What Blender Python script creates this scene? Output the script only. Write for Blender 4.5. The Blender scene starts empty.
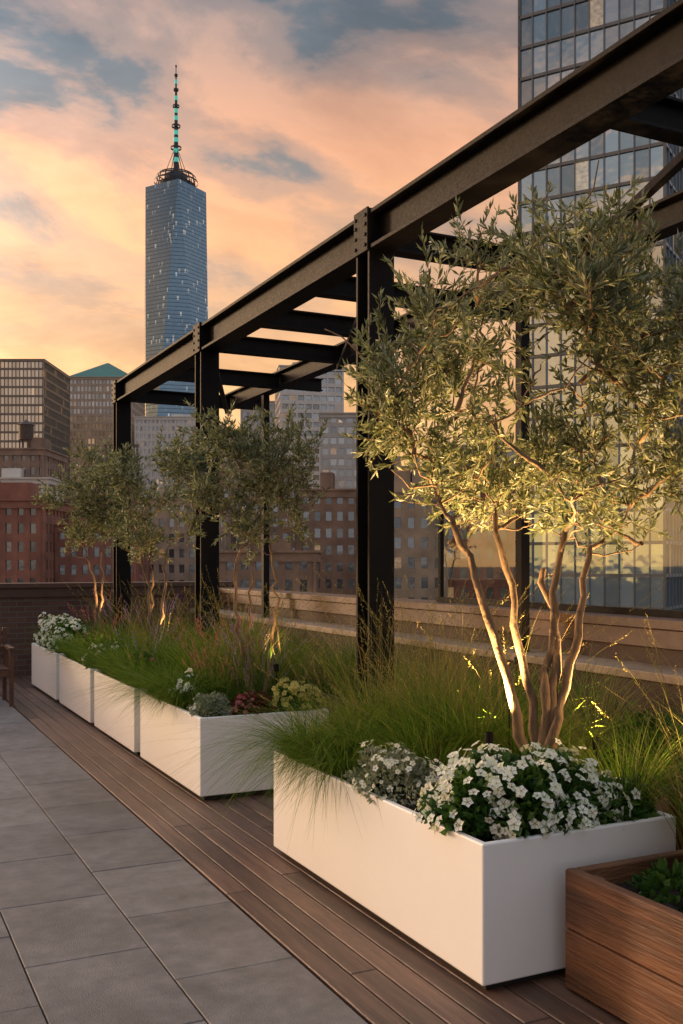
import bpy, math, random
import numpy as np
from mathutils import Vector
rng=np.random.default_rng(11); random.seed(5)
S=bpy.context.scene
YAW=math.radians(26.15)
F=np.array([math.sin(YAW),math.cos(YAW),0]); R=np.array([math.cos(YAW),-math.sin(YAW),0])

# ---------------------------------------------------------------- helpers
def link(o,parent=None):
    S.collection.objects.link(o)
    if parent: o.parent=parent
    return o
def empty(name,loc=(0,0,0),rz=0):
    o=bpy.data.objects.new(name,None); o.location=loc; o.rotation_euler=(0,0,rz); o.empty_display_size=.2
    return link(o)
def fast(name,V,Q,mats,parent=None,smooth=False,mi=None,loc=None):
    V=np.asarray(V,np.float32); Q=np.asarray(Q,np.int32)
    me=bpy.data.meshes.new(name)
    me.vertices.add(len(V)); me.vertices.foreach_set('co',V.ravel())
    me.loops.add(Q.size); me.loops.foreach_set('vertex_index',Q.ravel())
    me.polygons.add(len(Q)); me.polygons.foreach_set('loop_start',np.arange(0,Q.size,4,dtype=np.int32))
    for m in (mats if isinstance(mats,(list,tuple)) else [mats]): me.materials.append(m)
    if mi is not None: me.polygons.foreach_set('material_index',np.asarray(mi,np.int32))
    me.polygons.foreach_set('use_smooth',np.full(len(Q),smooth))
    me.update(calc_edges=True); me.validate()
    o=bpy.data.objects.new(name,me)
    if loc is not None: o.location=loc
    return link(o,parent)
class MB:
    def __init__(s): s.V=[];s.Q=[];s.M=[];s.n=0
    def add(s,V,Q,m=0):
        V=np.asarray(V,float).reshape(-1,3);Q=np.asarray(Q,int).reshape(-1,4)
        s.V.append(V);s.Q.append(Q+s.n);s.M.append(np.full(len(Q),m));s.n+=len(V)
    def box(s,x0,x1,y0,y1,z0,z1,m=0,ch=0):
        c=ch
        if c<=0:
            V=[(x0,y0,z0),(x1,y0,z0),(x1,y1,z0),(x0,y1,z0),(x0,y0,z1),(x1,y0,z1),(x1,y1,z1),(x0,y1,z1)]
            Q=[(0,3,2,1),(4,5,6,7),(0,1,5,4),(1,2,6,5),(2,3,7,6),(3,0,4,7)]
        else:
            V=[(x0,y0,z0),(x1,y0,z0),(x1,y1,z0),(x0,y1,z0),(x0,y0,z1-c),(x1,y0,z1-c),(x1,y1,z1-c),(x0,y1,z1-c),
               (x0+c,y0+c,z1),(x1-c,y0+c,z1),(x1-c,y1-c,z1),(x0+c,y1-c,z1)]
            Q=[(0,3,2,1),(8,9,10,11),(0,1,5,4),(1,2,6,5),(2,3,7,6),(3,0,4,7),(4,5,9,8),(5,6,10,9),(6,7,11,10),(7,4,8,11)]
        s.add(V,Q,m)
    def obox(s,a,b,w,h,m=0,up=(0,0,1)):
        a=np.array(a,float);b=np.array(b,float);d=b-a;d/=np.linalg.norm(d)
        u=np.array(up,float);r=np.cross(d,u);r/=np.linalg.norm(r);u=np.cross(r,d)
        V=[p+sx*r*w/2+sz*u*h/2 for p in(a,b) for sx,sz in((-1,-1),(1,-1),(1,1),(-1,1))]
        s.add(V,[(0,1,2,3),(7,6,5,4),(0,4,5,1),(1,5,6,2),(2,6,7,3),(3,7,4,0)],m)
    def tube(s,P,rad,n=6,m=0):
        P=np.asarray(P,float);k=len(P)
        T=np.gradient(P,axis=0);T/=np.linalg.norm(T,axis=1)[:,None]+1e-9
        ref=np.array([.31,.92,.12]);A=np.cross(T,ref);A/=np.linalg.norm(A,axis=1)[:,None]+1e-9;B=np.cross(T,A)
        a=np.arange(n)*2*np.pi/n
        rad=np.asarray(rad,float).reshape(-1,1,1)*np.ones((k,1,1))
        V=P[:,None,:]+rad*(A[:,None,:]*np.cos(a)[None,:,None]+B[:,None,:]*np.sin(a)[None,:,None])
        i=np.arange(k-1)[:,None]*n;j=np.arange(n)[None,:];j2=(j+1)%n
        Q=np.stack([i+j,i+j2,i+n+j2,i+n+j],-1)
        s.add(V,Q,m)
    def obj(s,name,mats,parent=None,smooth=False,loc=None,bevel=0):
        o=fast(name,np.concatenate(s.V),np.concatenate(s.Q),mats,parent,smooth,np.concatenate(s.M),loc)
        if bevel:
            b=o.modifiers.new('bevel','BEVEL');b.width=bevel;b.segments=2;b.limit_method='ANGLE'
        return o

def newmat(name):
    m=bpy.data.materials.new(name);m.use_nodes=True;nt=m.node_tree
    return m,nt,nt.nodes['Principled BSDF']
def N(nt,t,**k):
    n=nt.nodes.new(t)
    for a,b in k.items(): setattr(n,a,b)
    return n
def mix(nt,fac,a,b,bt='MIX'):
    n=N(nt,'ShaderNodeMix',data_type='RGBA',blend_type=bt)
    for s,v in((n.inputs[0],fac),(n.inputs[6],a),(n.inputs[7],b)):
        if isinstance(v,bpy.types.NodeSocket): nt.links.new(v,s)
        elif isinstance(v,(tuple,list)): s.default_value=(*v,1) if len(v)==3 else v
        else: s.default_value=v
    return n.outputs[2]
def math_(nt,op,a,b=None,c=None,clamp=False):
    n=N(nt,'ShaderNodeMath',operation=op,use_clamp=clamp)
    for i,v in enumerate((a,b,c)):
        if v is None: continue
        if isinstance(v,bpy.types.NodeSocket): nt.links.new(v,n.inputs[i])
        else: n.inputs[i].default_value=v
    return n.outputs[0]
def ramp(nt,fac,stops,interp='LINEAR'):
    n=N(nt,'ShaderNodeValToRGB');n.color_ramp.interpolation=interp
    while len(n.color_ramp.elements)<len(stops): n.color_ramp.elements.new(.5)
    for e,(p,c) in zip(n.color_ramp.elements,stops):
        e.position=p;e.color=(*c,1) if len(c)==3 else c
    nt.links.new(fac,n.inputs[0]);return n.outputs[0]
def noise(nt,vec,scale,detail=4,rough=.55,dist=0):
    n=N(nt,'ShaderNodeTexNoise');n.inputs['Scale'].default_value=scale;n.inputs['Detail'].default_value=detail
    n.inputs['Roughness'].default_value=rough;n.inputs['Distortion'].default_value=dist
    if vec is not None: nt.links.new(vec,n.inputs['Vector'])
    return n.outputs['Fac']
def coords(nt,scale=(1,1,1),kind='Object',rot=(0,0,0)):
    t=N(nt,'ShaderNodeTexCoord');m=N(nt,'ShaderNodeMapping');m.inputs['Scale'].default_value=scale;m.inputs['Rotation'].default_value=rot
    nt.links.new(t.outputs[kind],m.inputs[0]);return m.outputs[0]
def island(nt): return N(nt,'ShaderNodeNewGeometry').outputs['Random Per Island']

def surf(name,c1,c2,scale=3,rough=.7,metal=0,bump=.2,bscale=40,stretch=(1,1,1),isl=0,spec=.5,stain=0):
    m,nt,b=newmat(name);v=coords(nt,stretch)
    f=noise(nt,v,scale,4,.6);f=ramp(nt,f,[(.3,(0,0,0)),(.7,(1,1,1))])
    col=mix(nt,f,c1,c2)
    if isl:
        k=math_(nt,'MULTIPLY_ADD',island(nt),isl,1-isl/2)
        cc=N(nt,'ShaderNodeCombineColor');[nt.links.new(k,cc.inputs[i]) for i in range(3)]
        col=mix(nt,1.0,col,cc.outputs[0],'MULTIPLY')
    if stain:
        st=ramp(nt,noise(nt,coords(nt),stain,5,.65,.4),[(.35,(.68,.66,.64)),(.55,(1,1,1)),(.75,(1.12,1.1,1.08))])
        col=mix(nt,1.0,col,st,'MULTIPLY')
    nt.links.new(col,b.inputs['Base Color'])
    g=noise(nt,v,bscale,3,.6)
    nt.links.new(math_(nt,'MULTIPLY_ADD',g,.3,rough-.15,clamp=True),b.inputs['Roughness'])
    b.inputs['Metallic'].default_value=metal;b.inputs['Specular IOR Level'].default_value=spec
    if bump:
        bp=N(nt,'ShaderNodeBump');bp.inputs['Strength'].default_value=bump;bp.inputs['Distance'].default_value=.01
        nt.links.new(g,bp.inputs['Height']);nt.links.new(bp.outputs[0],b.inputs['Normal'])
    return m
def leafmat(name,cs,rough=.45,trans=.35,gloss=0):
    m,nt,b=newmat(name)
    n=len(cs);col=ramp(nt,island(nt),[(i/(n-1),c) for i,c in enumerate(cs)])
    if gloss:
        nt.links.new(col,b.inputs['Base Color']);b.inputs['Roughness'].default_value=rough;b.inputs['Specular IOR Level'].default_value=gloss;so_=b.outputs[0]
    else:
        nt.nodes.remove(b);d=N(nt,'ShaderNodeBsdfDiffuse');nt.links.new(col,d.inputs[0]);so_=d.outputs[0]
    t=N(nt,'ShaderNodeBsdfTranslucent');nt.links.new(mix(nt,1.0,col,(1.0,1.0,.6),'MULTIPLY'),t.inputs[0])
    mx=N(nt,'ShaderNodeMixShader');mx.inputs[0].default_value=trans
    nt.links.new(so_,mx.inputs[1]);nt.links.new(t.outputs[0],mx.inputs[2])
    nt.links.new(mx.outputs[0],nt.nodes['Material Output'].inputs[0]);return m
def emis(name,c,s):
    m,nt,b=newmat(name);b.inputs['Base Color'].default_value=(*c,1);m.cycles.emission_sampling='NONE'
    b.inputs['Emission Color'].default_value=(*c,1);b.inputs['Emission Strength'].default_value=s;return m
def glass(name,base,bay,flo,lit=.1,lc=(1,.62,.28),ls=1.0,metal=.6,rough=.12,var=.45,bump=.12):
    m,nt,b=newmat(name);v=coords(nt,(1/bay,1/bay,1/flo));m.cycles.emission_sampling='NONE'
    fl=N(nt,'ShaderNodeVectorMath',operation='FLOOR');nt.links.new(v,fl.inputs[0])
    w=N(nt,'ShaderNodeTexWhiteNoise',noise_dimensions='3D');nt.links.new(fl.outputs[0],w.inputs[0])
    big=noise(nt,coords(nt,(.05,.05,.08)),1.0,2)
    thr=math_(nt,'MULTIPLY_ADD',big,-lit*1.2,1-lit*.4)
    on=math_(nt,'GREATER_THAN',w.outputs[0],thr)
    sc=N(nt,'ShaderNodeSeparateColor');nt.links.new(w.outputs[1],sc.inputs[0])
    dark=tuple(x*var for x in base)
    col=mix(nt,sc.outputs[0],base,dark)
    nt.links.new(col,b.inputs['Base Color'])
    inter=noise(nt,coords(nt,(1.7,1.7,2.3)),1.3,2)
    nt.links.new(mix(nt,sc.outputs[1],lc,(lc[0],lc[1]*1.2,lc[2]*1.7)),b.inputs['Emission Color'])
    nt.links.new(math_(nt,'MULTIPLY',math_(nt,'MULTIPLY',on,math_(nt,'MULTIPLY_ADD',sc.outputs[2],ls,ls*.15)),math_(nt,'MULTIPLY',inter,1.7)),b.inputs['Emission Strength'])
    b.inputs['Metallic'].default_value=metal;b.inputs['Roughness'].default_value=rough
    if bump:
        bp=N(nt,'ShaderNodeBump');bp.inputs['Strength'].default_value=bump;bp.inputs['Distance'].default_value=.3
        nt.links.new(noise(nt,coords(nt,(.4,.4,.4)),1,2),bp.inputs['Height']);nt.links.new(bp.outputs[0],b.inputs['Normal'])
    return m
def brickmat(name,c1,c2,mortar,scale=1.0):
    m,nt,b=newmat(name);t=N(nt,'ShaderNodeTexCoord');s=N(nt,'ShaderNodeSeparateXYZ');nt.links.new(t.outputs['Object'],s.inputs[0])
    c=N(nt,'ShaderNodeCombineXYZ');nt.links.new(math_(nt,'ADD',s.outputs[0],s.outputs[1]),c.inputs[0]);nt.links.new(s.outputs[2],c.inputs[1])
    br=N(nt,'ShaderNodeTexBrick');nt.links.new(c.outputs[0],br.inputs['Vector'])
    br.inputs['Color1'].default_value=(*c1,1);br.inputs['Color2'].default_value=(*c2,1);br.inputs['Mortar'].default_value=(*mortar,1)
    br.inputs['Scale'].default_value=scale;br.inputs['Brick Width'].default_value=.22;br.inputs['Row Height'].default_value=.075;br.inputs['Mortar Size'].default_value=.008
    n=noise(nt,t.outputs['Object'],.25,4);n=ramp(nt,n,[(.3,(.6,.6,.6)),(.7,(1.15,1.1,1.05))])
    nt.links.new(mix(nt,1.0,br.outputs[0],n,'MULTIPLY'),b.inputs['Base Color']);b.inputs['Roughness'].default_value=.85
    bp=N(nt,'ShaderNodeBump');bp.inputs['Strength'].default_value=.4;bp.inputs['Distance'].default_value=.01
    nt.links.new(math_(nt,'SUBTRACT',1,br.outputs['Fac']),bp.inputs['Height']);nt.links.new(bp.outputs[0],b.inputs['Normal'])
    return m

# ---------------------------------------------------------------- world
W=bpy.data.worlds.new('World');S.world=W;W.use_nodes=True;nt=W.node_tree
W.cycles.sampling_method='MANUAL';W.cycles.sample_map_resolution=512
bg=nt.nodes['Background'];bg.inputs[1].default_value=.1
sky=N(nt,'ShaderNodeTexSky',sky_type='NISHITA');sky.sun_disc=False
SUNAZ=math.radians(-35)
SEL=math.radians(9)
sky.sun_elevation=SEL;sky.sun_rotation=SUNAZ;sky.altitude=60;sky.dust_density=3
sd=(math.sin(SUNAZ)*math.cos(SEL),math.cos(SUNAZ)*math.cos(SEL),math.sin(SEL))
tc=N(nt,'ShaderNodeTexCoord');g=tc.outputs['Generated']
sp=N(nt,'ShaderNodeSeparateXYZ');nt.links.new(g,sp.inputs[0]);z=sp.outputs[2]
dt=N(nt,'ShaderNodeVectorMath',operation='DOT_PRODUCT');nt.links.new(g,dt.inputs[0]);dt.inputs[1].default_value=sd
dot=dt.outputs['Value']
zr=math_(nt,'MAXIMUM',z,0)
warm=ramp(nt,zr,[(0,(1.0,.56,.17)),(.08,(1.0,.56,.18)),(.17,(.90,.49,.22)),(.27,(.52,.36,.26)),(.36,(.28,.26,.25)),(.45,(.155,.18,.205)),(.52,(.125,.155,.19)),(.68,(.32,.36,.44)),(.9,(.72,.80,.95))])
cool=ramp(nt,zr,[(0,(.70,.60,.54)),(.15,(.54,.53,.56)),(.35,(.35,.40,.48)),(.6,(.36,.42,.52)),(.9,(.72,.80,.95))])
az=N(nt,'ShaderNodeMapRange',interpolation_type='SMOOTHSTEP');nt.links.new(dot,az.inputs[0]);az.inputs[1].default_value=-.45;az.inputs[2].default_value=.20
base=mix(nt,az.outputs[0],cool,warm)
den=math_(nt,'ADD',zr,.34)
pv=N(nt,'ShaderNodeVectorMath',operation='DIVIDE');nt.links.new(g,pv.inputs[0])
cb=N(nt,'ShaderNodeCombineXYZ');nt.links.new(den,cb.inputs[0]);nt.links.new(den,cb.inputs[1]);cb.inputs[2].default_value=1
nt.links.new(cb.outputs[0],pv.inputs[1])
mp=N(nt,'ShaderNodeMapping');nt.links.new(pv.outputs[0],mp.inputs[0]);mp.inputs['Rotation'].default_value=(0,0,math.radians(62));mp.inputs['Scale'].default_value=(1.25,1.9,1.1);mp.inputs['Location'].default_value=(2.75,.05,0)
n1=noise(nt,mp.outputs[0],1.9,7,.58,.35)
mask=ramp(nt,n1,[(.42,(0,0,0)),(.51,(.5,.5,.5)),(.62,(1,1,1))],'EASE')
ccol=ramp(nt,zr,[(0,(1.0,.60,.24)),(.15,(1.0,.58,.26)),(.28,(1.0,.52,.25)),(.38,(.90,.46,.27)),(.46,(.52,.34,.27)),(.54,(.26,.24,.25)),(.68,(.42,.42,.46)),(1,(.75,.80,.9))])
ccol=mix(nt,az.outputs[0],(.58,.56,.58),ccol)
mp2=N(nt,'ShaderNodeMapping');nt.links.new(pv.outputs[0],mp2.inputs[0]);mp2.inputs['Rotation'].default_value=(0,0,math.radians(50));mp2.inputs['Scale'].default_value=(1.1,1.7,.9);mp2.inputs['Location'].default_value=(4.3,2.1,0)
n2=noise(nt,mp2.outputs[0],2.6,6,.6,.3)
mask2=ramp(nt,n2,[(.46,(0,0,0)),(.66,(.6,.6,.6))])
s2=mix(nt,mask,base,ccol)
s2=mix(nt,mask2,s2,mix(nt,1.0,s2,(.66,.64,.66),'MULTIPLY'))
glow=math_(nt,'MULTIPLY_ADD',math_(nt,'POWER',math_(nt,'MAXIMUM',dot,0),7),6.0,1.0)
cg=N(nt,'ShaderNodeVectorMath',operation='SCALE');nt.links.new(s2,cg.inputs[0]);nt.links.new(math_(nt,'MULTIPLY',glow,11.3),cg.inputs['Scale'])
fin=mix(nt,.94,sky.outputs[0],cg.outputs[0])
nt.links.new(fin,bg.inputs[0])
sl=bpy.data.lights.new('sun','SUN');sl.energy=2.0;sl.angle=math.radians(8);sl.color=(1,.70,.44)
so=link(bpy.data.objects.new('sun',sl));so.rotation_euler=Vector(sd).to_track_quat('Z','Y').to_euler()
S.view_settings.view_transform='Standard';S.view_settings.look='None';S.view_settings.exposure=0

# ---------------------------------------------------------------- camera
cd=bpy.data.cameras.new('camera');cam=link(bpy.data.objects.new('camera',cd))
cam.location=(0,0,1.6);cam.rotation_euler=(math.pi/2,0,-YAW);cd.lens=35.16;cd.sensor_width=36;cd.shift_y=50/1024
cd.clip_start=.05;cd.clip_end=20000;S.camera=cam

# ---------------------------------------------------------------- materials
M_white=surf('white_planter_paint',(.83,.82,.80),(.79,.78,.76),1.2,.5,0,.04,60)
M_soil=surf('soil',(.035,.024,.016),(.015,.010,.008),20,.95,0,1,60)
M_steel=surf('dark_steel',(.007,.006,.006),(.013,.010,.009),3,.6,0,.06,60,spec=.12)
M_paver=surf('granite_paver',(.150,.136,.128),(.235,.213,.200),9,.62,0,.5,150,isl=.34,stain=1.1)
M_board=surf('deck_board',(.175,.098,.064),(.078,.044,.031),5,.5,0,.35,30,(6,.35,1),isl=.8,stain=.9)
M_oldwood=surf('reclaimed_timber',(.27,.115,.048),(.09,.040,.020),2.2,.65,0,.8,10,(1.2,.5,7),isl=.35,stain=2.2)
M_dark=surf('black_substrate',(.01,.01,.01),(.02,.02,.02),5,.9)
M_corten=surf('rusted_coping',(.10,.048,.029),(.065,.033,.022),3,.55,.1,.15,30)
M_ledge=surf('stone_ledge',(.34,.25,.17),(.24,.17,.12),3,.6,0,.15,30,stain=1.5)
M_stucco=surf('brown_render',(.085,.050,.035),(.055,.034,.025),2,.8,0,.3,40,stain=1.2)
M_brickp=brickmat('parapet_brick',(.14,.07,.05),(.09,.045,.034),(.12,.10,.085))
M_bark=surf('olive_bark',(.27,.17,.095),(.08,.052,.032),14,.85,0,1.0,40,(1,1,.3))
M_olive=leafmat('olive_leaf',[(.07,.09,.04),(.14,.165,.08),(.24,.265,.16),(.38,.40,.30)],.4,.38,.35)
M_g1=leafmat('grass_fresh',[(.035,.085,.010),(.085,.17,.02),(.15,.25,.035),(.22,.30,.06),(.30,.29,.10)],.5,.45)
M_g2=leafmat('grass_dark',[(.03,.07,.015),(.06,.12,.025),(.10,.17,.04)],.5,.4)
M_straw=leafmat('grass_straw',[(.13,.14,.04),(.25,.21,.08),(.36,.28,.14)],.6,.4)
M_lf=leafmat('shrub_leaf',[(.02,.06,.012),(.05,.12,.022),(.10,.19,.04)],.4,.3,.3)
M_silver=leafmat('silver_leaf',[(.16,.20,.14),(.28,.32,.25),(.40,.42,.36)],.6,.3)
M_burg=leafmat('burgundy_leaf',[(.08,.015,.02),(.16,.03,.035),(.05,.04,.02)],.5,.3)
M_petal=leafmat('white_petal',[(.78,.80,.70),(.88,.88,.82),(.68,.74,.55)],.6,.25)
M_yel=leafmat('yellow_petal',[(.55,.45,.08),(.65,.58,.22),(.45,.42,.12)],.6,.25)
M_pink=leafmat('pink_petal',[(.4,.08,.10),(.55,.22,.26),(.3,.05,.09)])
M_purple=leafmat('lavender_petal',[(.20,.12,.34),(.30,.20,.45),(.38,.26,.42)])
M_eye=surf('flower_eye',(.30,.30,.04),(.2,.22,.03),5,.7)

# ---------------------------------------------------------------- terrace floor
b=MB();b.box(-9.4,5.35,-6,15.1,-32,-.07);b.obj('terrace_building',[M_dark])
mb=MB()
for i in range(21):
    x1=1.615-i*.5;y=-5.9+(.37 if i%2 else 0)-(.74 if i%2 else 0)
    while y<14.45:
        dz=rng.uniform(-.0012,.0012)
        ya=max(y,-5.95);yb=min(y+.74,14.5)
        if yb-ya>.05: mb.box(x1-.5+.003,x1-.003,ya+.003,yb-.003,-.05,dz,0,.003)
        y+=.74
mb.obj('stone_pavement',[M_paver])
mb=MB();x=1.625
while x<4.85:
    y=-5.9-rng.uniform(0,2)
    while y<14.4:
        L=rng.choice([2.4,3.0,3.6]);ya=max(y,-5.95);yb=min(y+L,14.5)
        if yb-ya>.1: mb.box(x+.0035,x+.1145,ya+.002,yb-.002,-.04,rng.uniform(-.001,.001),0,.004)
        y+=L
    x+=.118
mb.obj('wooden_deck',[M_board])

# parapets
mg,ntg,bgp=newmat('railing_glass')
tr=N(ntg,'ShaderNodeBsdfTransparent');tr.inputs[0].default_value=(.90,.94,.93,1)
gl=N(ntg,'ShaderNodeBsdfGlossy');gl.inputs['Roughness'].default_value=.02
ms=N(ntg,'ShaderNodeMixShader');ms.inputs[0].default_value=.05;ntg.links.new(tr.outputs[0],ms.inputs[1]);ntg.links.new(gl.outputs[0],ms.inputs[2])
ntg.links.new(ms.outputs[0],ntg.nodes['Material Output'].inputs[0])
def parapet(name,x0,x1,y0,y1,h,along,wall):
    e=empty(name)
    m=MB();m.box(x0,x1,y0,y1,-.06,h);m.obj('wall',[wall],e)
    m=MB();m.box(x0-.06,x1+.06,y0-.06 if along=='x' else y0,y1+.06,h+.002,h+.07,0)
    m.box(x0-.03,x1+.03,y0-.03,y1+.03,h-.13,h+.001,0)
    m.obj('coping',[M_corten],e,bevel=.006)
    return e
parapet('parapet_wall',4.98,5.28,-5.9,14.55,1.14,'y',M_stucco)
parapet('parapet_wall',-9.3,5.28,14.62,14.95,1.23,'x',M_brickp)
m=MB();m.box(4.6,4.94,-5.8,14.4,.02,.84);m.obj('stone_ledge',[M_stucco]);
m=MB();m.box(4.56,4.945,-5.85,14.45,.842,.90);m.obj('ledge_coping',[M_ledge],bevel=.006)
e=empty('glass_railing')
m=MB();m.box(5.16,5.22,-5.6,8.4,1.212,1.26)
m.box(5.17,5.21,8.34,8.38,1.2,2.3);m.obj('base_rail',[M_steel],e)
m=MB();y=-5.6
while y<8.2:
    m.add([(5.19,y+.015,1.25),(5.19,y+.015,2.2),(5.19,y+1.725,2.2),(5.19,y+1.725,1.25)],[(0,1,2,3)]);y+=1.74
m.obj('panes',[mg],e)

# ---------------------------------------------------------------- pergola
def ibeam(m,a,bp,h=.28,w=.16,t=.022):
    a=np.array(a,float);bp=np.array(bp,float);up=np.array([0,0,1.])
    m.obox(a+up*(h/2-t/2),bp+up*(h/2-t/2),w,t);m.obox(a-up*(h/2-t/2),bp-up*(h/2-t/2),w,t)
    m.obox(a,bp,t*.8,h-2*t+.001)
pe=empty('steel_pergola')
XF,XB=3.2,4.72;ZT=3.95
posts=[-1.15,2.43,6.0,9.57,13.06]
m=MB()
ibeam(m,(XF,-3.0,ZT-.13),(XF,13.2,ZT-.13),.26,.19,.026);ibeam(m,(XB,-3.0,ZT-.13),(XB,13.2,ZT-.13),.2,.15)
m.obj('main_beams',[M_steel],pe,bevel=.003)
m=MB()
for y in posts:
    X,zb=XF,-.05
    for s in(-1,1): m.box(X-.095,X+.095,y+s*.085-.013,y+s*.085+.013,zb,ZT+.015)
    m.box(X-.014,X+.014,y-.071,y+.071,zb,ZT-.3)
    m.box(X-.14,X+.14,y-.14,y+.14,-.004,.016)
    m.box(XF-.112,XF-.0965,y-.1,y+.1,ZT-.27,ZT+.02)
    for zz in(-.23,-.16,-.09,-.03):
        for yy in(-.07,.07): m.box(XF-.122,XF-.1125,y+yy-.011,y+yy+.011,ZT+zz-.011,ZT+zz+.011)
for y in(-.5,6.4,11.8):
    m.box(XB-.04,XB+.04,y-.04,y+.04,.9,ZT-.2)
m.obj('posts',[M_steel],pe,bevel=.003)
m=MB()
for y in(-2.9,-1.15,.6,2.43,3.75,6.0,7.2,8.38,9.57,11.3,13.06):
    ibeam(m,(XF+.012,y,ZT-.15),(XB-.012,y,ZT-.15),.17,.12,.016)
    ibeam(m,(XB+.012,y,ZT-.15),(XB+.55,y,ZT-.15),.15,.1,.014)
for y0,y1 in((2.43,6.0),(6.0,9.57),(9.57,13.06)):
    m.obox((XF+.1,y0+.1,ZT-.3),(XB-.1,y1-.1,ZT-.3),.05,.05);
m.obj('rafters',[M_steel],pe,bevel=.002)

# ---------------------------------------------------------------- planters
def planter(x0,x1,y0,y1,h=.56):
    e=empty('white_planter');t=.03;zb=.035
    V=[(x0,y0,zb),(x1,y0,zb),(x1,y1,zb),(x0,y1,zb),(x0,y0,h),(x1,y0,h),(x1,y1,h),(x0,y1,h),
       (x0+t,y0+t,h),(x1-t,y0+t,h),(x1-t,y1-t,h),(x0+t,y1-t,h),(x0+t,y0+t,h-.2),(x1-t,y0+t,h-.2),(x1-t,y1-t,h-.2),(x0+t,y1-t,h-.2)]
    Q=[(0,3,2,1)]+[(i,(i+1)%4,4+(i+1)%4,4+i) for i in range(4)]+[(4+i,4+(i+1)%4,8+(i+1)%4,8+i) for i in range(4)]+[(8+i,8+(i+1)%4,12+(i+1)%4,12+i) for i in range(4)]
    m=MB();m.add(V,Q);m.obj('shell',[M_white],e,bevel=.007)
    m=MB();m.box(x0+.04,x1-.04,y0+.04,y1-.04,.002,.034);m.obj('base',[M_dark],e)
    gx,gy=14,24;X,Y=np.meshgrid(np.linspace(x0+t,x1-t,gx),np.linspace(y0+t,y1-t,gy))
    Z=h-.05+rng.uniform(-.012,.012,X.shape);V=np.stack([X,Y,Z],-1).reshape(-1,3)
    Q=[(r*gx+c,r*gx+c+1,(r+1)*gx+c+1,(r+1)*gx+c) for r in range(gy-1) for c in range(gx-1)]
    fast('soil',V,Q,M_soil,e,True)
PX0,PX1=2.09,3.04
for y0,y1 in((3.075,5.11),(6.39,7.93),(8.12,9.62),(9.8,11.4),(11.6,13.3)): planter(PX0,PX1,y0,y1)
e=empty('wooden_planter_box')
m=MB();wx0,wx1,wy0,wy1=2.40,3.5,1.3,2.99
for k in range(2):
    z0=.012+k*.224;z1=z0+.218
    m.box(wx0,wx0+.045,wy0,wy1,z0,z1,0,.005);m.box(wx1-.045,wx1,wy0,wy1,z0,z1,0,.005)
    m.box(wx0+.046,wx1-.046,wy1-.045,wy1-.002,z0,z1,0,.005);m.box(wx0+.046,wx1-.046,wy0+.002,wy0+.045,z0,z1,0,.005)
for cx in(wx0+.046,wx1-.106):
    for cy in(wy0+.046,wy1-.106): m.box(cx,cx+.06,cy,cy+.06,.01,.43)
m.obj('planks',[M_oldwood],e,bevel=.003)
X,Y=np.meshgrid(np.linspace(wx0+.04,wx1-.04,18),np.linspace(wy0+.04,wy1-.04,26));Z=.37+rng.uniform(-.02,.02,X.shape)
fast('soil',np.stack([X,Y,Z],-1).reshape(-1,3),[(r*18+c,r*18+c+1,(r+1)*18+c+1,(r+1)*18+c) for r in range(25) for c in range(17)],M_soil,e,True)
e=empty('corten_planter')
for y0,y1 in((1.0,3.6),(3.9,6.9),(7.3,10.6),(10.9,13.9)):
    m=MB();m.box(3.8,3.83,y0,y1,0,.42);m.box(4.47,4.5,y0,y1,0,.42);m.box(3.831,4.469,y0,y0+.03,0,.419);m.box(3.831,4.469,y1-.03,y1,0,.419)
    m.obj('trough',[M_corten],e);m=MB();m.box(3.831,4.469,y0+.031,y1-.031,.05,.39);m.obj('soil',[M_soil],e)

# ---------------------------------------------------------------- vegetation
def unit(v): return v/(np.linalg.norm(v,axis=-1,keepdims=True)+1e-9)
def leafcloud(P,D,L,Wd,fold=.15):
    n=len(P);D=unit(D);A=unit(np.cross(D,rng.normal(size=(n,3))));B=np.cross(D,A)
    L=L.reshape(-1,1);Wd=Wd.reshape(-1,1)
    mid=P+D*L*.5+B*L*fold
    V=np.stack([P,mid+A*Wd/2,P+D*L,mid-A*Wd/2],1).reshape(-1,3)
    return V,np.arange(n*4).reshape(-1,4)
def blades(C,n,r,L,lean,droop,w,k=6):
    a=rng.uniform(0,2*np.pi,n);rr=r*np.sqrt(rng.uniform(0,1,n))
    base=np.stack([C[0]+rr*np.cos(a),C[1]+rr*np.sin(a),np.full(n,C[2])],-1)
    a2=a+rng.normal(0,.5,n);h=np.stack([np.cos(a2),np.sin(a2),np.zeros(n)],-1)
    Ln=L*rng.uniform(.5,1.15,n);le=np.abs(rng.normal(lean,lean*.45,n));dr=droop*rng.uniform(.5,1.4,n)
    t=np.linspace(0,1,k+1)
    hr=(Ln*le)[:,None]*(t**1.5)[None];zz=Ln[:,None]*(t[None]-dr[:,None]*t[None]**2.3)
    P=base[:,None,:]+h[:,None,:]*hr[...,None];P[...,2]+=zz
    sv=np.cross(h,[0,0,1.]);tw=rng.normal(0,.6,n);sv=sv*np.cos(tw)[:,None]+h*np.sin(tw)[:,None]
    ww=w*rng.uniform(.6,1.3,n)[:,None]*(1-t**1.8*.93)[None]
    V=np.stack([P+sv[:,None,:]*ww[...,None]/2,P-sv[:,None,:]*ww[...,None]/2],2).reshape(-1,3)
    i=(np.arange(n)*(k+1)*2)[:,None]+(np.arange(k)*2)[None]
    Q=np.stack([i,i+1,i+3,i+2],-1).reshape(-1,4)
    return V,Q,P[:,-1,:],unit(P[:,-1,:]-P[:,-3,:])
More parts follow.
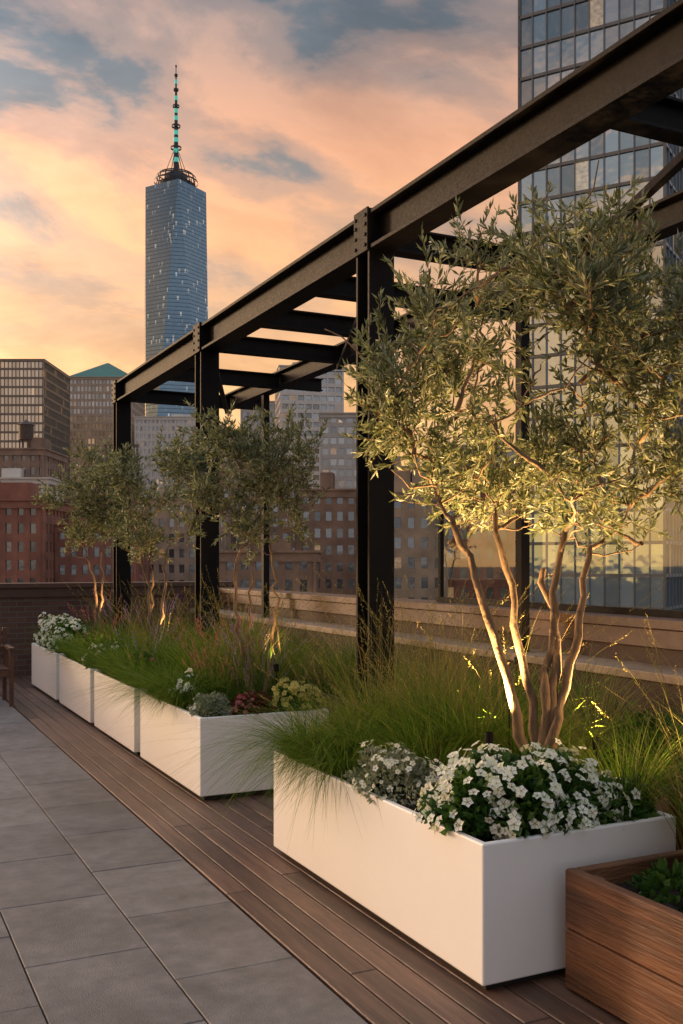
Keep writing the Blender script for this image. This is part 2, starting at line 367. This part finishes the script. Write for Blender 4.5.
def grass(C,n=700,r=.1,L=.5,lean=.75,droop=.5,w=.0045,mat=None,name='ornamental_grass',seeds=0,smat=None,sl=.018):
    V,Q,T,D=blades(C,n,r,L,lean,droop,w)
    m=MB();m.add(V,Q,0)
    if seeds:
        idx=rng.choice(n,min(seeds,n),False)
        for s in range(12):
            P=T[idx]-D[idx]*(s*.012)
            v,q=leafcloud(P,D[idx]+rng.normal(0,.35,(len(idx),3)),np.full(len(idx),sl),np.full(len(idx),sl*.25));m.add(v,q,1)
    return m.obj(name,[mat or M_g1,smat or M_straw])
def mound(C,r,n,L=.045,Wd=.028,mat=None,flowers=0,fmat=None,fr=.02,name='leafy_shrub',eye=True):
    v=unit(rng.normal(size=(n,3)));v[:,2]=np.abs(v[:,2])*1.0-.12
    lump=1+.16*np.sin(v[:,0]*7+C[0]*9)*np.cos(v[:,1]*6+C[1]*5)+.1*np.sin(v[:,2]*11)
    s=rng.uniform(.45,1,n)**.5*lump
    P=np.array(C)+v*np.array(r)*s[:,None]
    D=unit(v+rng.normal(0,.55,(n,3))+[0,0,.15])
    m=MB();a,q=leafcloud(P,D,L*rng.uniform(.6,1.2,n),Wd*rng.uniform(.7,1.2,n));m.add(a,q,0)
    if flowers:
        cl=unit(rng.normal(size=(max(4,flowers//7),3)));cl[:,2]=np.abs(cl[:,2])*.9+.02
        for i in range(flowers):
            c=unit(cl[i%len(cl)]+rng.normal(0,.16,3));c[2]=max(c[2],-.12)
            lp=1+.16*np.sin(c[0]*7+C[0]*9)*np.cos(c[1]*6+C[1]*5)+.1*np.sin(c[2]*11)
            p=np.array(C)+c*np.array(r)*(lp*rng.uniform(.97,1.14))
            nn=unit(c+rng.normal(0,.38,3)+[-.1,-.15,.25]);a1=unit(np.cross(nn,rng.normal(size=3)));b1=np.cross(nn,a1);f=fr*rng.uniform(.75,1.2)
            for k in range(5):
                th=k*2*math.pi/5;d=a1*math.cos(th)+b1*math.sin(th);s_=-a1*math.sin(th)+b1*math.cos(th)
                m.add([p+d*f*.08,p+d*f*.62+s_*f*.42+nn*f*.2,p+d*f*1.05+nn*f*.1,p+d*f*.62-s_*f*.42+nn*f*.2],[(0,1,2,3)],1)
            if eye: m.add([p+nn*f*.16+a1*f*.17,p+nn*f*.16+b1*f*.17,p+nn*f*.16-a1*f*.17,p+nn*f*.16-b1*f*.17],[(0,1,2,3)],2)
    return m.obj(name,[mat or M_lf,fmat or M_petal,M_eye])
def bez(a,c,b_,k,wob):
    t=np.linspace(0,1,k)[:,None];P=(1-t)**2*a+2*t*(1-t)*c+t*t*b_
    w=rng.normal(0,wob,(k,3));w[0]=w[-1]=0;return P+w
def olive(base,stems,crown_c,crown_r,extra,n_cl,n_tw,lv,LL,r0=.03,clr=.25):
    e=empty('olive_tree',tuple(base));m=MB();base=np.array(base)*1.0
    nodes=[];NP=lambda:np.array(nodes)
    for (tx,ty,tz) in stems:
        a=rng.normal(0,.02,3);a[2]=-.05;tgt=np.array([tx,ty,tz]);c=np.array([tx*.25,ty*.25,tz*.55])+rng.normal(0,.08,3)*[1,1,.5]
        P=bez(a,c,tgt,16,.012);rad=np.linspace(r0*rng.uniform(.75,1.15),r0*.42,16)*rng.uniform(.9,1.12,16);rad[0]*=1.4
        m.tube(P,rad,9);nodes+=list(P[6:])
    cl=[]
    for i in range(n_cl):
        v=unit(rng.normal(size=3));s=rng.uniform(.35,1)**.6
        cl.append((np.array(crown_c)+v*np.array(crown_r)*s,clr*rng.uniform(.7,1.25)))
    cl+=[(np.array(c),r) for c,r in extra]
    def attach(tgt,r1,r2,k,up,wob):
        A=NP();d=np.linalg.norm(A-tgt,axis=1)+np.maximum(A[:,2]-tgt[2]+.05,0)*3
        a=A[np.argmin(d)];D=np.linalg.norm(tgt-a);c=(a+tgt)/2+np.array([0,0,-up*D])+rng.normal(0,.1*D,3)
        P=bez(a,c,tgt,k,wob*D);m.tube(P,np.linspace(r1,r2,k),6 if r1>.006 else 4);return P
    order=sorted(cl,key=lambda q:np.linalg.norm(q[0]-np.array([0,0,crown_c[2]-crown_r[2]])))
    for c,r in order:
        P=attach(c,r0*.40,r0*.14,8,.12,.025);nodes+=list(P[2:])
        for j in range(3):
            P=attach(c+rng.normal(0,r*.6,3),r0*.18,r0*.08,6,.1,.03);nodes+=list(P[2:])
    LP=[];LD=[];wts=np.array([r**2 for c,r in cl]);wts/=wts.sum()
    A=NP()
    for i in range(n_tw):
        c,r=cl[rng.choice(len(cl),p=wts)];v=unit(rng.normal(size=3))
        tgt=c+v*r*rng.uniform(.3,1.1)+np.array([0,0,.03])
        d=np.linalg.norm(A-tgt,axis=1);a=A[np.argmin(d)]
        ext=unit(tgt-a)*rng.uniform(.04,.16)+np.array([0,0,rng.uniform(-.03,.12)]);tgt=tgt+ext
        P=bez(a,(a+tgt)/2+rng.normal(0,.02,3),tgt,6,.004);m.tube(P,np.linspace(r0*.07,.0012,6),3)
        D=np.linalg.norm(tgt-a);k=max(6,int(lv*min(1,D/.22)));ts=rng.uniform(max(0,1-.32/max(D,.1)),1,k)
        p=np.stack([np.interp(ts,np.linspace(0,1,6),P[:,j]) for j in range(3)],-1)
        tg=unit(tgt-a)[None];LP.append(p);LD.append(unit(tg*.8+rng.normal(0,.5,(k,3))+[0,0,.2]))
    m.obj('trunk',[M_bark],e,True)
    P=np.concatenate(LP);D=np.concatenate(LD);n=len(P)
    V,Q=leafcloud(P,D,LL*rng.uniform(.6,1.2,n),LL*.23*rng.uniform(.8,1.2,n),.06);fast('foliage',V,Q,M_olive,e)
    return e
M_lens=emis('warm_lens',(1,.7,.35),.4)
def uplight(loc,tgt,watts,size=70,col=(1,.60,.24)):
    e=empty('garden_uplight');loc=np.array(loc,float);d=unit(np.array(tgt)-loc)
    m=MB();m.tube([loc-d*.04,loc+d*.012],[.018,.02],12);m.tube([loc-d*.041,loc-d*.04],[.001,.018],12);m.tube([(loc[0],loc[1],.4),loc-d*.03],[.005,.005],6);m.obj('housing',[M_steel],e)
    m=MB();m.tube([loc-d*.006,loc-d*.005],[.018,.0005],12);m.obj('lens',[M_lens],e)
    l=bpy.data.lights.new('lamp','SPOT');l.energy=watts;l.color=col;l.spot_size=math.radians(size);l.spot_blend=.8;l.shadow_soft_size=.03
    o=link(bpy.data.objects.new('lamp',l),e);o.location=tuple(loc+d*.02);o.rotation_euler=Vector(tuple(-d)).to_track_quat('Z','Y').to_euler()

# front olive
olive((2.75,3.62,.52),[(-.38,.10,1.25),(-.14,.12,1.3),(.12,-.06,1.28),(.34,.05,1.15),(.05,.02,1.05)],
      (.06,0,1.86),(.80,.76,.68),[((-.50,.28,1.60),.22),((-.66,.20,1.88),.2),((-.42,.2,1.42),.17),((-.5,.1,2.12),.18),((.55,-.3,1.5),.24),((.8,-.2,1.6),.28),((.6,.3,1.3),.22),((.0,0,2.5),.16),((-.25,.1,2.4),.15),((.35,-.1,2.45),.18),((-.1,.4,1.5),.2)],
      34,1150,36,.050,.030,.20)
olive((2.62,6.72,.52),[(-.12,.03,1.15),(.10,.0,1.2),(.0,.08,1.0)],(0,0,1.60),(.44,.38,.47),[((-.38,.1,1.55),.14),((.3,-.1,1.35),.15)],17,400,32,.052,.018,.15)
olive((2.62,9.4,.52),[(-.12,.03,1.15),(.12,.0,1.2),(.0,.08,1.0)],(0,0,1.70),(.52,.46,.58),[],20,430,32,.057,.02,.18)
olive((2.62,12.2,.52),[(-.12,.03,1.3),(.12,.0,1.2)],(-.05,0,1.72),(.54,.46,.60),[],22,500,32,.060,.02,.19)

# planter 1 planting
z0=.5
for x,y,n,L,le,dr in((2.24,4.95,1000,.60,1.0,.88),(2.22,4.72,900,.54,.95,.95),(2.42,4.72,800,.66,.9,.62),(2.22,4.48,900,.50,.95,.9),(2.7,4.95,700,.66,.8,.45),(2.55,4.35,700,.62,.8,.45),(2.9,4.6,600,.66,.7,.35)):
    grass((x,y,z0),n,.09,L,le,dr,.004,M_g1)
for x,y,n,L in((2.50,4.08,600,.46),(2.85,4.25,900,.68),(2.96,3.98,700,.60),(2.98,3.3,500,.50),(3.0,4.9,700,.7),(2.72,4.35,600,.62),(2.98,3.72,400,.46)):
    grass((x,y,z0),n,.1,L,.65,.38,.004,M_g1)
for x,y,n,L in((2.85,4.45,150,1.05),(2.6,4.85,130,1.05),(2.97,4.2,90,1.0),(2.3,4.75,40,.8),(2.95,4.95,120,1.1),(2.75,4.6,60,1.15)):
    grass((x,y,z0),n,.1,L,.42,.22,.003,M_straw,'feather_grass',60)
mound((2.48,3.38,.56),(.40,.28,.25),3800,.055,.036,M_lf,470,M_petal,.025,'white_flowering_shrub')
mound((2.84,3.25,.54),(.18,.14,.15),900,.05,.03,M_lf,60,M_petal,.022,'white_flowering_shrub')
mound((2.24,4.02,.56),(.17,.29,.18),1700,.032,.016,M_silver,190,M_petal,.014,'white_alyssum',False)
# planter 2
for x,y,n,L in((2.20,7.35,1100,.58),(2.22,7.08,1000,.56),(2.25,7.65,1000,.6),(2.5,7.3,800,.66),(2.5,7.0,600,.5)):
    grass((x,y,z0),n,.09,L,.95,.75,.0045,M_g1)
for x,y,L in((2.8,6.95,.7),(2.85,7.3,.78),(2.8,7.7,.78),(2.55,7.6,.7)): grass((x,y,z0),600,.1,L,.5,.3,.005,M_g1)
for x,y in((2.6,7.0),(2.85,6.75),(2.75,7.4)): grass((x,y,z0),90,.1,1.05,.4,.2,.004,M_straw,'feather_grass',80)
grass((2.62,6.78,z0),70,.1,.72,.3,.08,.004,M_lf,'lavender',60,M_purple,.022)
grass((2.42,7.0,z0),60,.1,.70,.3,.08,.004,M_lf,'pink_gaura',50,M_pink,.024)
mound((2.24,6.60,.56),(.14,.15,.13),1100,.03,.016,M_silver,60,M_petal,.011,'silver_mound_plant',False)
mound((2.50,6.53,.55),(.17,.12,.13),900,.04,.024,M_burg,70,M_pink,.016,'burgundy_shrub')
mound((2.84,6.52,.57),(.18,.13,.18),1000,.04,.022,M_lf,240,M_yel,.022,'yellow_flowering_shrub')
mound((2.2,7.0,.64),(.1,.1,.16),200,.04,.02,M_lf,40,M_petal,.022,'white_flowering_shrub')
# planters 3-5
for x,y,n,L,mt in((2.22,8.35,700,.58,M_g1),(2.26,8.7,700,.6,M_g1),(2.5,8.4,600,.66,M_g1),(2.25,9.1,700,.58,M_g1),(2.5,9.0,500,.66,M_g1),(2.25,9.45,600,.58,M_g2),(2.8,8.6,500,.78,M_g2),(2.8,9.3,500,.78,M_g1),
    (2.25,10.2,600,.58,M_g1),(2.6,10.3,500,.7,M_g1),(2.25,10.9,600,.58,M_g1),(2.25,11.2,500,.55,M_g2),(2.7,11.1,500,.7,M_g1),(2.7,12.0,500,.7,M_g2),(2.5,12.9,400,.6,M_g1)):
    grass((x,y,z0),n,.1,L,.8,.55,.006,mt)
for x,y in((2.7,8.5),(2.6,9.2),(2.8,10.0),(2.6,10.6)): grass((x,y,z0),70,.1,1.0,.4,.2,.005,M_straw,'feather_grass',50)
grass((2.4,8.85,z0),50,.12,.75,.3,.08,.005,M_lf,'lavender',40,M_purple,.026)
grass((2.4,10.7,z0),40,.12,.75,.3,.08,.005,M_lf,'pink_gaura',30,M_pink,.026)
mound((2.3,8.55,.62),(.16,.2,.2),600,.05,.03,M_lf,50,M_pink,.018,'pink_flowering_shrub')
mound((2.32,10.45,.58),(.2,.4,.24),1400,.05,.03,M_g1,90,M_yel,.018,'leafy_shrub')
mound((2.3,12.0,.6),(.22,.34,.30),1600,.05,.03,M_lf,240,M_petal,.026,'white_flowering_shrub')
mound((2.35,12.85,.6),(.24,.42,.32),1600,.05,.03,M_lf,260,M_petal,.026,'white_flowering_shrub')
mound((2.3,9.95,.58),(.2,.2,.22),800,.05,.03,M_lf,80,M_petal,.02,'white_flowering_shrub')
# timber box planting
for x,y,n,L,mt in((3.0,2.75,500,.65,M_g1),(3.2,2.5,600,.85,M_g1),(2.95,2.4,300,.6,M_g2),(3.3,2.85,260,1.05,M_straw),(3.05,2.9,80,1.05,M_straw)):
    grass((x,y,.37),n,.1,L,.42,.25,.004,mt,seeds=40)
mound((2.75,2.75,.37),(.15,.16,.1),260,.06,.035,M_lf);mound((2.95,2.55,.37),(.25,.3,.2),700,.06,.035,M_lf)
mound((2.62,2.4,.37),(.1,.16,.07),200,.05,.03,M_lf)
# back beds
for i in range(26):
    y=1.3+i*.48+rng.uniform(-.1,.1);mt=[M_g1,M_g2,M_g1,M_straw][i%4]
    grass((rng.uniform(3.95,4.3),y,.38),340,.12,rng.uniform(.5,.85),.5,.35,.007,mt)
for i in range(9):
    mound((4.15,1.8+i*1.35,.40),(.25,.35,rng.uniform(.2,.38)),600,.07,.04,M_lf,name='leafy_shrub')

# uplights
uplight((2.52,3.66,.84),(2.60,3.66,2.2),330,92)
uplight((3.0,3.52,.80),(2.92,3.56,2.2),240,92)
uplight((2.80,3.90,.98),(2.72,3.75,2.3),150,95)
uplight((2.72,6.60,.86),(2.62,6.75,2.1),24,80)
uplight((2.74,9.25,.90),(2.6,9.4,2.2),50,85)
uplight((2.74,12.0,.90),(2.6,12.2,2.2),50,85)
uplight((4.3,5.9,.9),(4.75,6.5,1.6),40,90)
uplight((3.25,3.0,.95),(3.1,4.4,.85),40,110)

# outdoor chair
M_teak=surf('teak_slat',(.13,.05,.025),(.07,.03,.018),6,.5,0,.2,20,(1,5,1))
e=empty('outdoor_chair')
m=MB();cx,cy=1.02,11.55
for dx in(0,.56):
    for dy in(0,.56): m.box(cx+dx,cx+dx+.045,cy+dy,cy+dy+.045,0,.62 if dy==0 else .84)
    m.box(cx+dx-.008,cx+dx+.053,cy-.02,cy+.62,.622,.65)
for k in range(7): m.box(cx+.046,cx+.559,cy+.01+k*.08,cy+.07+k*.08,.40,.42)
for k in range(4): m.box(cx+.046,cx+.559,cy+.57,cy+.59,.48+k*.09,.54+k*.09)
m.box(cx+.046,cx+.559,cy+.005,cy+.03,.33,.395);m.obj('frame',[M_teak],e,bevel=.003)

# ---------------------------------------------------------------- city
ZG=-34
m=MB();m.box(-6000,6000,-6000,6000,ZG-1,ZG);m.obj('ground',[surf('asphalt',(.045,.045,.048),(.06,.058,.056),.05,.85)])
def W2(X,D,zz): return tuple(X*R+D*F+np.array([0,0,zz]))
def building(name,X,D,w,dp,ztop,rot,wall,gm,bay,flo,pier,span,proud=.25,clutter=1,cornice=.5,H=None):
    """X,D : front-left corner on the city grid (m), local x right, y away, z down from roof"""
    H=H or ztop-ZG
    e=empty(name,W2(X,D,ztop),-YAW+math.radians(rot))
    i=.15
    m=MB();m.box(i,w-i,i,dp-i,-H,-.3);m.obj('glazing',[gm],e)
    m=MB();p=proud
    k=1
    while k*flo<H:
        m.box(-p+i,w+p-i,-p+i,dp+p-i,-k*flo-span/2,-k*flo+span/2);k+=1
    q=p+.06
    nb=max(1,round(w/bay))
    for j in range(nb+1):
        x=min(max(j*bay,0),w);m.box(x-pier/2,x+pier/2,-q+i,i+.05,-H,-.2);m.box(x-pier/2,x+pier/2,dp-i-.05,dp+q-i,-H,-.2)
    nd=max(1,round(dp/bay))
    for j in range(nd+1):
        y=min(max(j*bay,0),dp);m.box(-q+i+.01,i+.05,y-pier/2,y+pier/2,-H,-.21);m.box(w-i-.05,w+q-i-.01,y-pier/2,y+pier/2,-H,-.21)
    m.box(-q-cornice*.3,w+q+cornice*.3,-q-cornice*.3,dp+q+cornice*.3,-span*.9,-.01)
    m.box(-q-cornice,w+q+cornice,-q-cornice,dp+q+cornice,-.009,.35)
    m.obj('facade',[wall],e)
    if clutter:
        m=MB()
        for j in range(int(2*clutter)):
            cw=w*rng.uniform(.15,.35);cx=rng.uniform(.05*w,w-cw-.05*w);cy=rng.uniform(.15,.5)*dp
            m.box(cx,cx+cw,cy,cy+dp*.3,.36,rng.uniform(2,4.5)+.01*j)
        m.obj('roof_bulkheads',[wall],e)
    return e
def wtank(e,x,y,h=3.0):
    m=MB()
    for a in(-1,1):
        for c in(-1,1): m.box(x+a*1.2-.12,x+a*1.2+.12,y+c*1.2-.12,y+c*1.2+.12,.3,h)
    m.tube([(x,y,h),(x,y,h+3.6)],[1.8,1.8],14);m.tube([(x,y,h+3.6),(x,y,h+4.9)],[2.0,.05],14);m.tube([(x,y,h-.01),(x,y,h)],[.01,1.8],14)
    m.obj('water_tank',[surf('tank_wood',(.09,.06,.045),(.05,.035,.03),2)],e)
Wbrick=[brickmat('red_brick',(.33,.125,.085),(.26,.09,.065),(.27,.20,.16)),brickmat('brown_brick',(.30,.19,.14),(.24,.15,.11),(.28,.24,.20)),brickmat('buff_brick',(.43,.33,.25),(.37,.28,.21),(.33,.30,.25))]
Wconc=surf('pale_concrete',(.48,.44,.40),(.40,.37,.34),.3,.8);Wtan=surf('tan_stone',(.40,.31,.24),(.32,.25,.19),.3,.8)
Wdk=surf('dark_mullion',(.035,.038,.042),(.055,.055,.06),.5,.45,.5);Wwh=surf('white_stone',(.62,.59,.55),(.54,.51,.48),.3,.8)
Wal=surf('aluminium_mullion',(.13,.14,.15),(.18,.19,.20),.5,.4,.3)
Wbz=surf('bronze_cladding',(.22,.18,.145),(.17,.14,.115),.5,.5,.3)
def G(base,bay,flo,lit,ls=.7,metal=.7,var=.45): return glass('window_glass',tuple(min(1,c*2.3) for c in base),bay,flo,lit*.7,(1,.55,.22),ls*.7,metal,.12,var)
building('glass_office_tower',-164,420,39,40,86.5,0,Wbz,G((.28,.26,.23),1.6,3.8,.12,.6,.85,.65),1.6,3.8,.25,.9,clutter=0,cornice=.1)
e=building('pyramid_roof_office_tower',-141.5,520,32.5,34,97.5,0,Wtan,G((.20,.21,.22),1.9,3.9,.10,.5),1.9,3.9,.6,1.3,clutter=0)
m=MB();V=[(-.8,-.8,.36),(33.3,-.8,.36),(33.3,34.8,.36),(-.8,34.8,.36),(16,15,10.5),(17,15,10.5),(17,17,10.5),(16,17,10.5)]
m.add(V,[(0,1,5,4),(1,2,6,5),(2,3,7,6),(3,0,4,7),(4,5,6,7)]);m.obj('copper_roof',[surf('verdigris',(.05,.19,.15),(.04,.13,.11),.3,.6)],e)
building('office_block',-152,560,60,40,62,0,Wtan,G((.14,.15,.16),2,3.9,.1,.5),2,3.9,.8,1.5)
building('brick_apartment_block',-72,180,18.5,18,12.6,0,Wbrick[0],G((.10,.11,.12),2.2,3.3,.10,.7),2.2,3.3,1.15,1.5,.3)
building('brick_apartment_block',-53,186,14.5,18,8.4,4,Wbrick[0],G((.10,.11,.12),2.1,3.3,.12,.7),2.1,3.3,1.1,1.5,.3)
e=building('brick_apartment_block',-82,235,12,18,28,0,Wbrick[1],G((.10,.11,.12),2.1,3.3,.1,.7),2.1,3.3,1.1,1.5,.3)
wtank(e,6,6)
building('white_loft_building',-80,228,13,12,20.5,0,Wwh,G((.12,.14,.16),2.4,3.5,.12,.7),2.4,3.5,.9,1.2,.3)
building('brown_loft_building',-66,250,22,16,17,0,Wbrick[1],G((.12,.14,.16),2.4,3.5,.12,.7),2.4,3.5,1.1,1.4,.3)
building('office_block',-118,500,16,25,60,0,Wbz,G((.16,.16,.17),1.8,3.8,.12,.6),1.8,3.8,.6,1.2)
building('stone_office_building',-103,500,31,30,74,0,Wwh,G((.14,.15,.16),2.0,3.8,.12,.6),2.0,3.8,.9,1.5)
building('stone_office_building',-68,460,22,30,62,0,Wtan,G((.14,.15,.16),2.0,3.8,.14,.6),2.0,3.8,.9,1.5)
building('stone_office_building',-44,440,17,30,72,0,Wconc,G((.14,.15,.16),2.0,3.8,.14,.6),2.0,3.8,.9,1.5)
building('residential_tower',-21,350,21.5,24,70,8,Wwh,G((.20,.21,.22),2.7,3.1,.12,.6),2.7,3.1,.5,1.3,.6)
building('residential_tower',-6,300,14,20,46,0,Wconc,G((.2,.2,.2),2.4,3.2,.15,.7),2.4,3.2,.7,1.3,.4)
building('loft_building',8,300,18,20,30,0,Wtan,G((.12,.13,.14),2.4,3.3,.12,.7),2.4,3.3,1,1.4,.3)
building('office_block',34,330,26,24,40,0,Wconc,G((.12,.13,.14),2.4,3.3,.12,.7),2.4,3.3,1,1.4,.3)
building('brick_apartment_block',-42,215,17,16,15,0,Wbrick[2],G((.12,.13,.14),2.2,3.3,.14,.8),2.2,3.3,1.1,1.5,.3)
e=building('brown_loft_building',-27,225,17,16,22,0,Wbrick[1],G((.12,.13,.14),2.2,3.3,.14,.8),2.2,3.3,1.1,1.5,.3);wtank(e,5,6)
building('brick_apartment_block',-8,195,13,16,15.5,0,Wbrick[1],G((.12,.13,.14),2.2,3.3,.14,.8),2.2,3.3,1.1,1.5,.3)
building('brick_apartment_block',6,165,11,16,13.0,0,Wbrick[2],G((.12,.13,.14),2.2,3.3,.14,.8),2.2,3.3,1.1,1.5,.3)
e=building('brick_apartment_block',17.2,168,24,16,14.6,-3,Wbrick[0],G((.12,.13,.14),2.2,3.3,.16,.9),2.2,3.3,1.1,1.5,.3)
building('brick_apartment_block',-20,150,16,14,3.0,0,Wbrick[1],G((.12,.13,.14),2.2,3.3,.10,.6),2.2,3.3,1.1,1.5,.3)
building('glass_residential_tower',19.5,110,15.7,32,92,-30.6,Wal,glass('curtain_wall_glass',(.66,.82,.92),1.57,3.4,.08,(1,.60,.26),.28,.9,.05,.5,.10),1.57,3.4,.10,.34,.2,0,.2)
m=MB()
for i in range(240):
    D=rng.uniform(600,1500);X=rng.uniform(-.75,.95)*D;w=rng.uniform(20,50);h=1.6+D*rng.uniform(.01,.075)*rng.choice([1,1,1.25])
    c=X*R+D*F;m.box(c[0]-w/2,c[0]+w/2,c[1]-w/2,c[1]+w/2,ZG,h)
m.obj('distant_skyline',[glass('far_facade',(.46,.41,.37),4,4,.06,(1,.6,.3),.35,.1,.5)])
# supertall
e=empty('skyscraper_with_spire',W2(-182,1100,0),-YAW+math.radians(14))
bs,ts=34.5,33.0;zb=ZG;z1=22;z2=411
c4=[(-1,-1),(1,-1),(1,1),(-1,1)]
V=[(x*bs,y*bs,zb) for x,y in c4]+[(x*bs,y*bs,z1) for x,y in c4]+[(0,-ts,z2),(ts,0,z2),(0,ts,z2),(-ts,0,z2)]
me=bpy.data.meshes.new('glass_shaft')
Fc=[(i,(i+1)%4,4+(i+1)%4,4+i) for i in range(4)]+[(4+i,4+(i+1)%4,8+i) for i in range(4)]+[(4+(i+1)%4,8+(i+1)%4,8+i) for i in range(4)]+[(8,9,10,11)]
me.from_pydata(V,[],Fc);me.materials.append(glass('supertall_glass',(.17,.25,.32),1.6,4.2,.045,(1,.78,.5),.35,.9,.08,.88,0));link(bpy.data.objects.new('glass_shaft',me),e)
m=MB()
zz=z1
while zz<z2-4:
    t=(zz-z1)/(z2-z1)
    a=[np.array([x*bs,y*bs]) for x,y in c4];b_=[np.array(v) for v in((0,-ts),(ts,0),(0,ts),(-ts,0))]
    pts=[]
    for i in range(4): pts+= [a[i]*(1-t)+b_[(i-1)%4]*t, a[i]*(1-t)+b_[i]*t]
    V=[];n=len(pts)
    for z_ in(zz,zz+.45):
        for p in pts: V.append((p[0]*1.003,p[1]*1.003,z_))
    m.add(V,[(j,(j+1)%n,n+(j+1)%n,n+j) for j in range(n)]);zz+=4.2
m.obj('floor_bands',[Wdk],e)
m=MB()
m.tube([(0,0,z2),(0,0,z2+6)],[20,20],24);m.tube([(0,0,z2+7),(0,0,z2+9)],[24,24],28)
for zz,rr in((z2+12,22),(z2+15,19)): m.tube([(0,0,zz),(0,0,zz+1.5)],[rr,rr],28)
for i in range(14):
    a=i*2*math.pi/14;m.obox((22*math.cos(a),22*math.sin(a),z2),(19*math.cos(a),19*math.sin(a),z2+16),.9,.9)
m.tube([(0,0,z2+6),(0,0,z2+16)],[14,12],20)
for i in range(6):
    a=i*math.pi/3;m.obox((13*math.cos(a),13*math.sin(a),z2+14),(1.5*math.cos(a),1.5*math.sin(a),z2+45),.6,.6)
for a_,b__,r in((14,46,3.2),(46,70,2.6),(70,92,2.0),(92,110,1.5),(110,126,1.0),(126,136,.5)):
    m.tube([(0,0,z2+a_),(0,0,z2+b__)],[r,r*.85],8)
    m.tube([(0,0,z2+b__-1.2),(0,0,z2+b__+1)],[r*1.9,r*1.9],10)
m.obj('spire',[Wdk],e)
m=MB()
for zz in(30,40,52,60,76,84,98,116): m.tube([(0,0,z2+zz),(0,0,z2+zz+5)],[3.6-zz*.018,3.5-zz*.018],8)
m.obj('beacon_lights',[emis('teal_beacon',(.08,.55,.45),.45)],e)
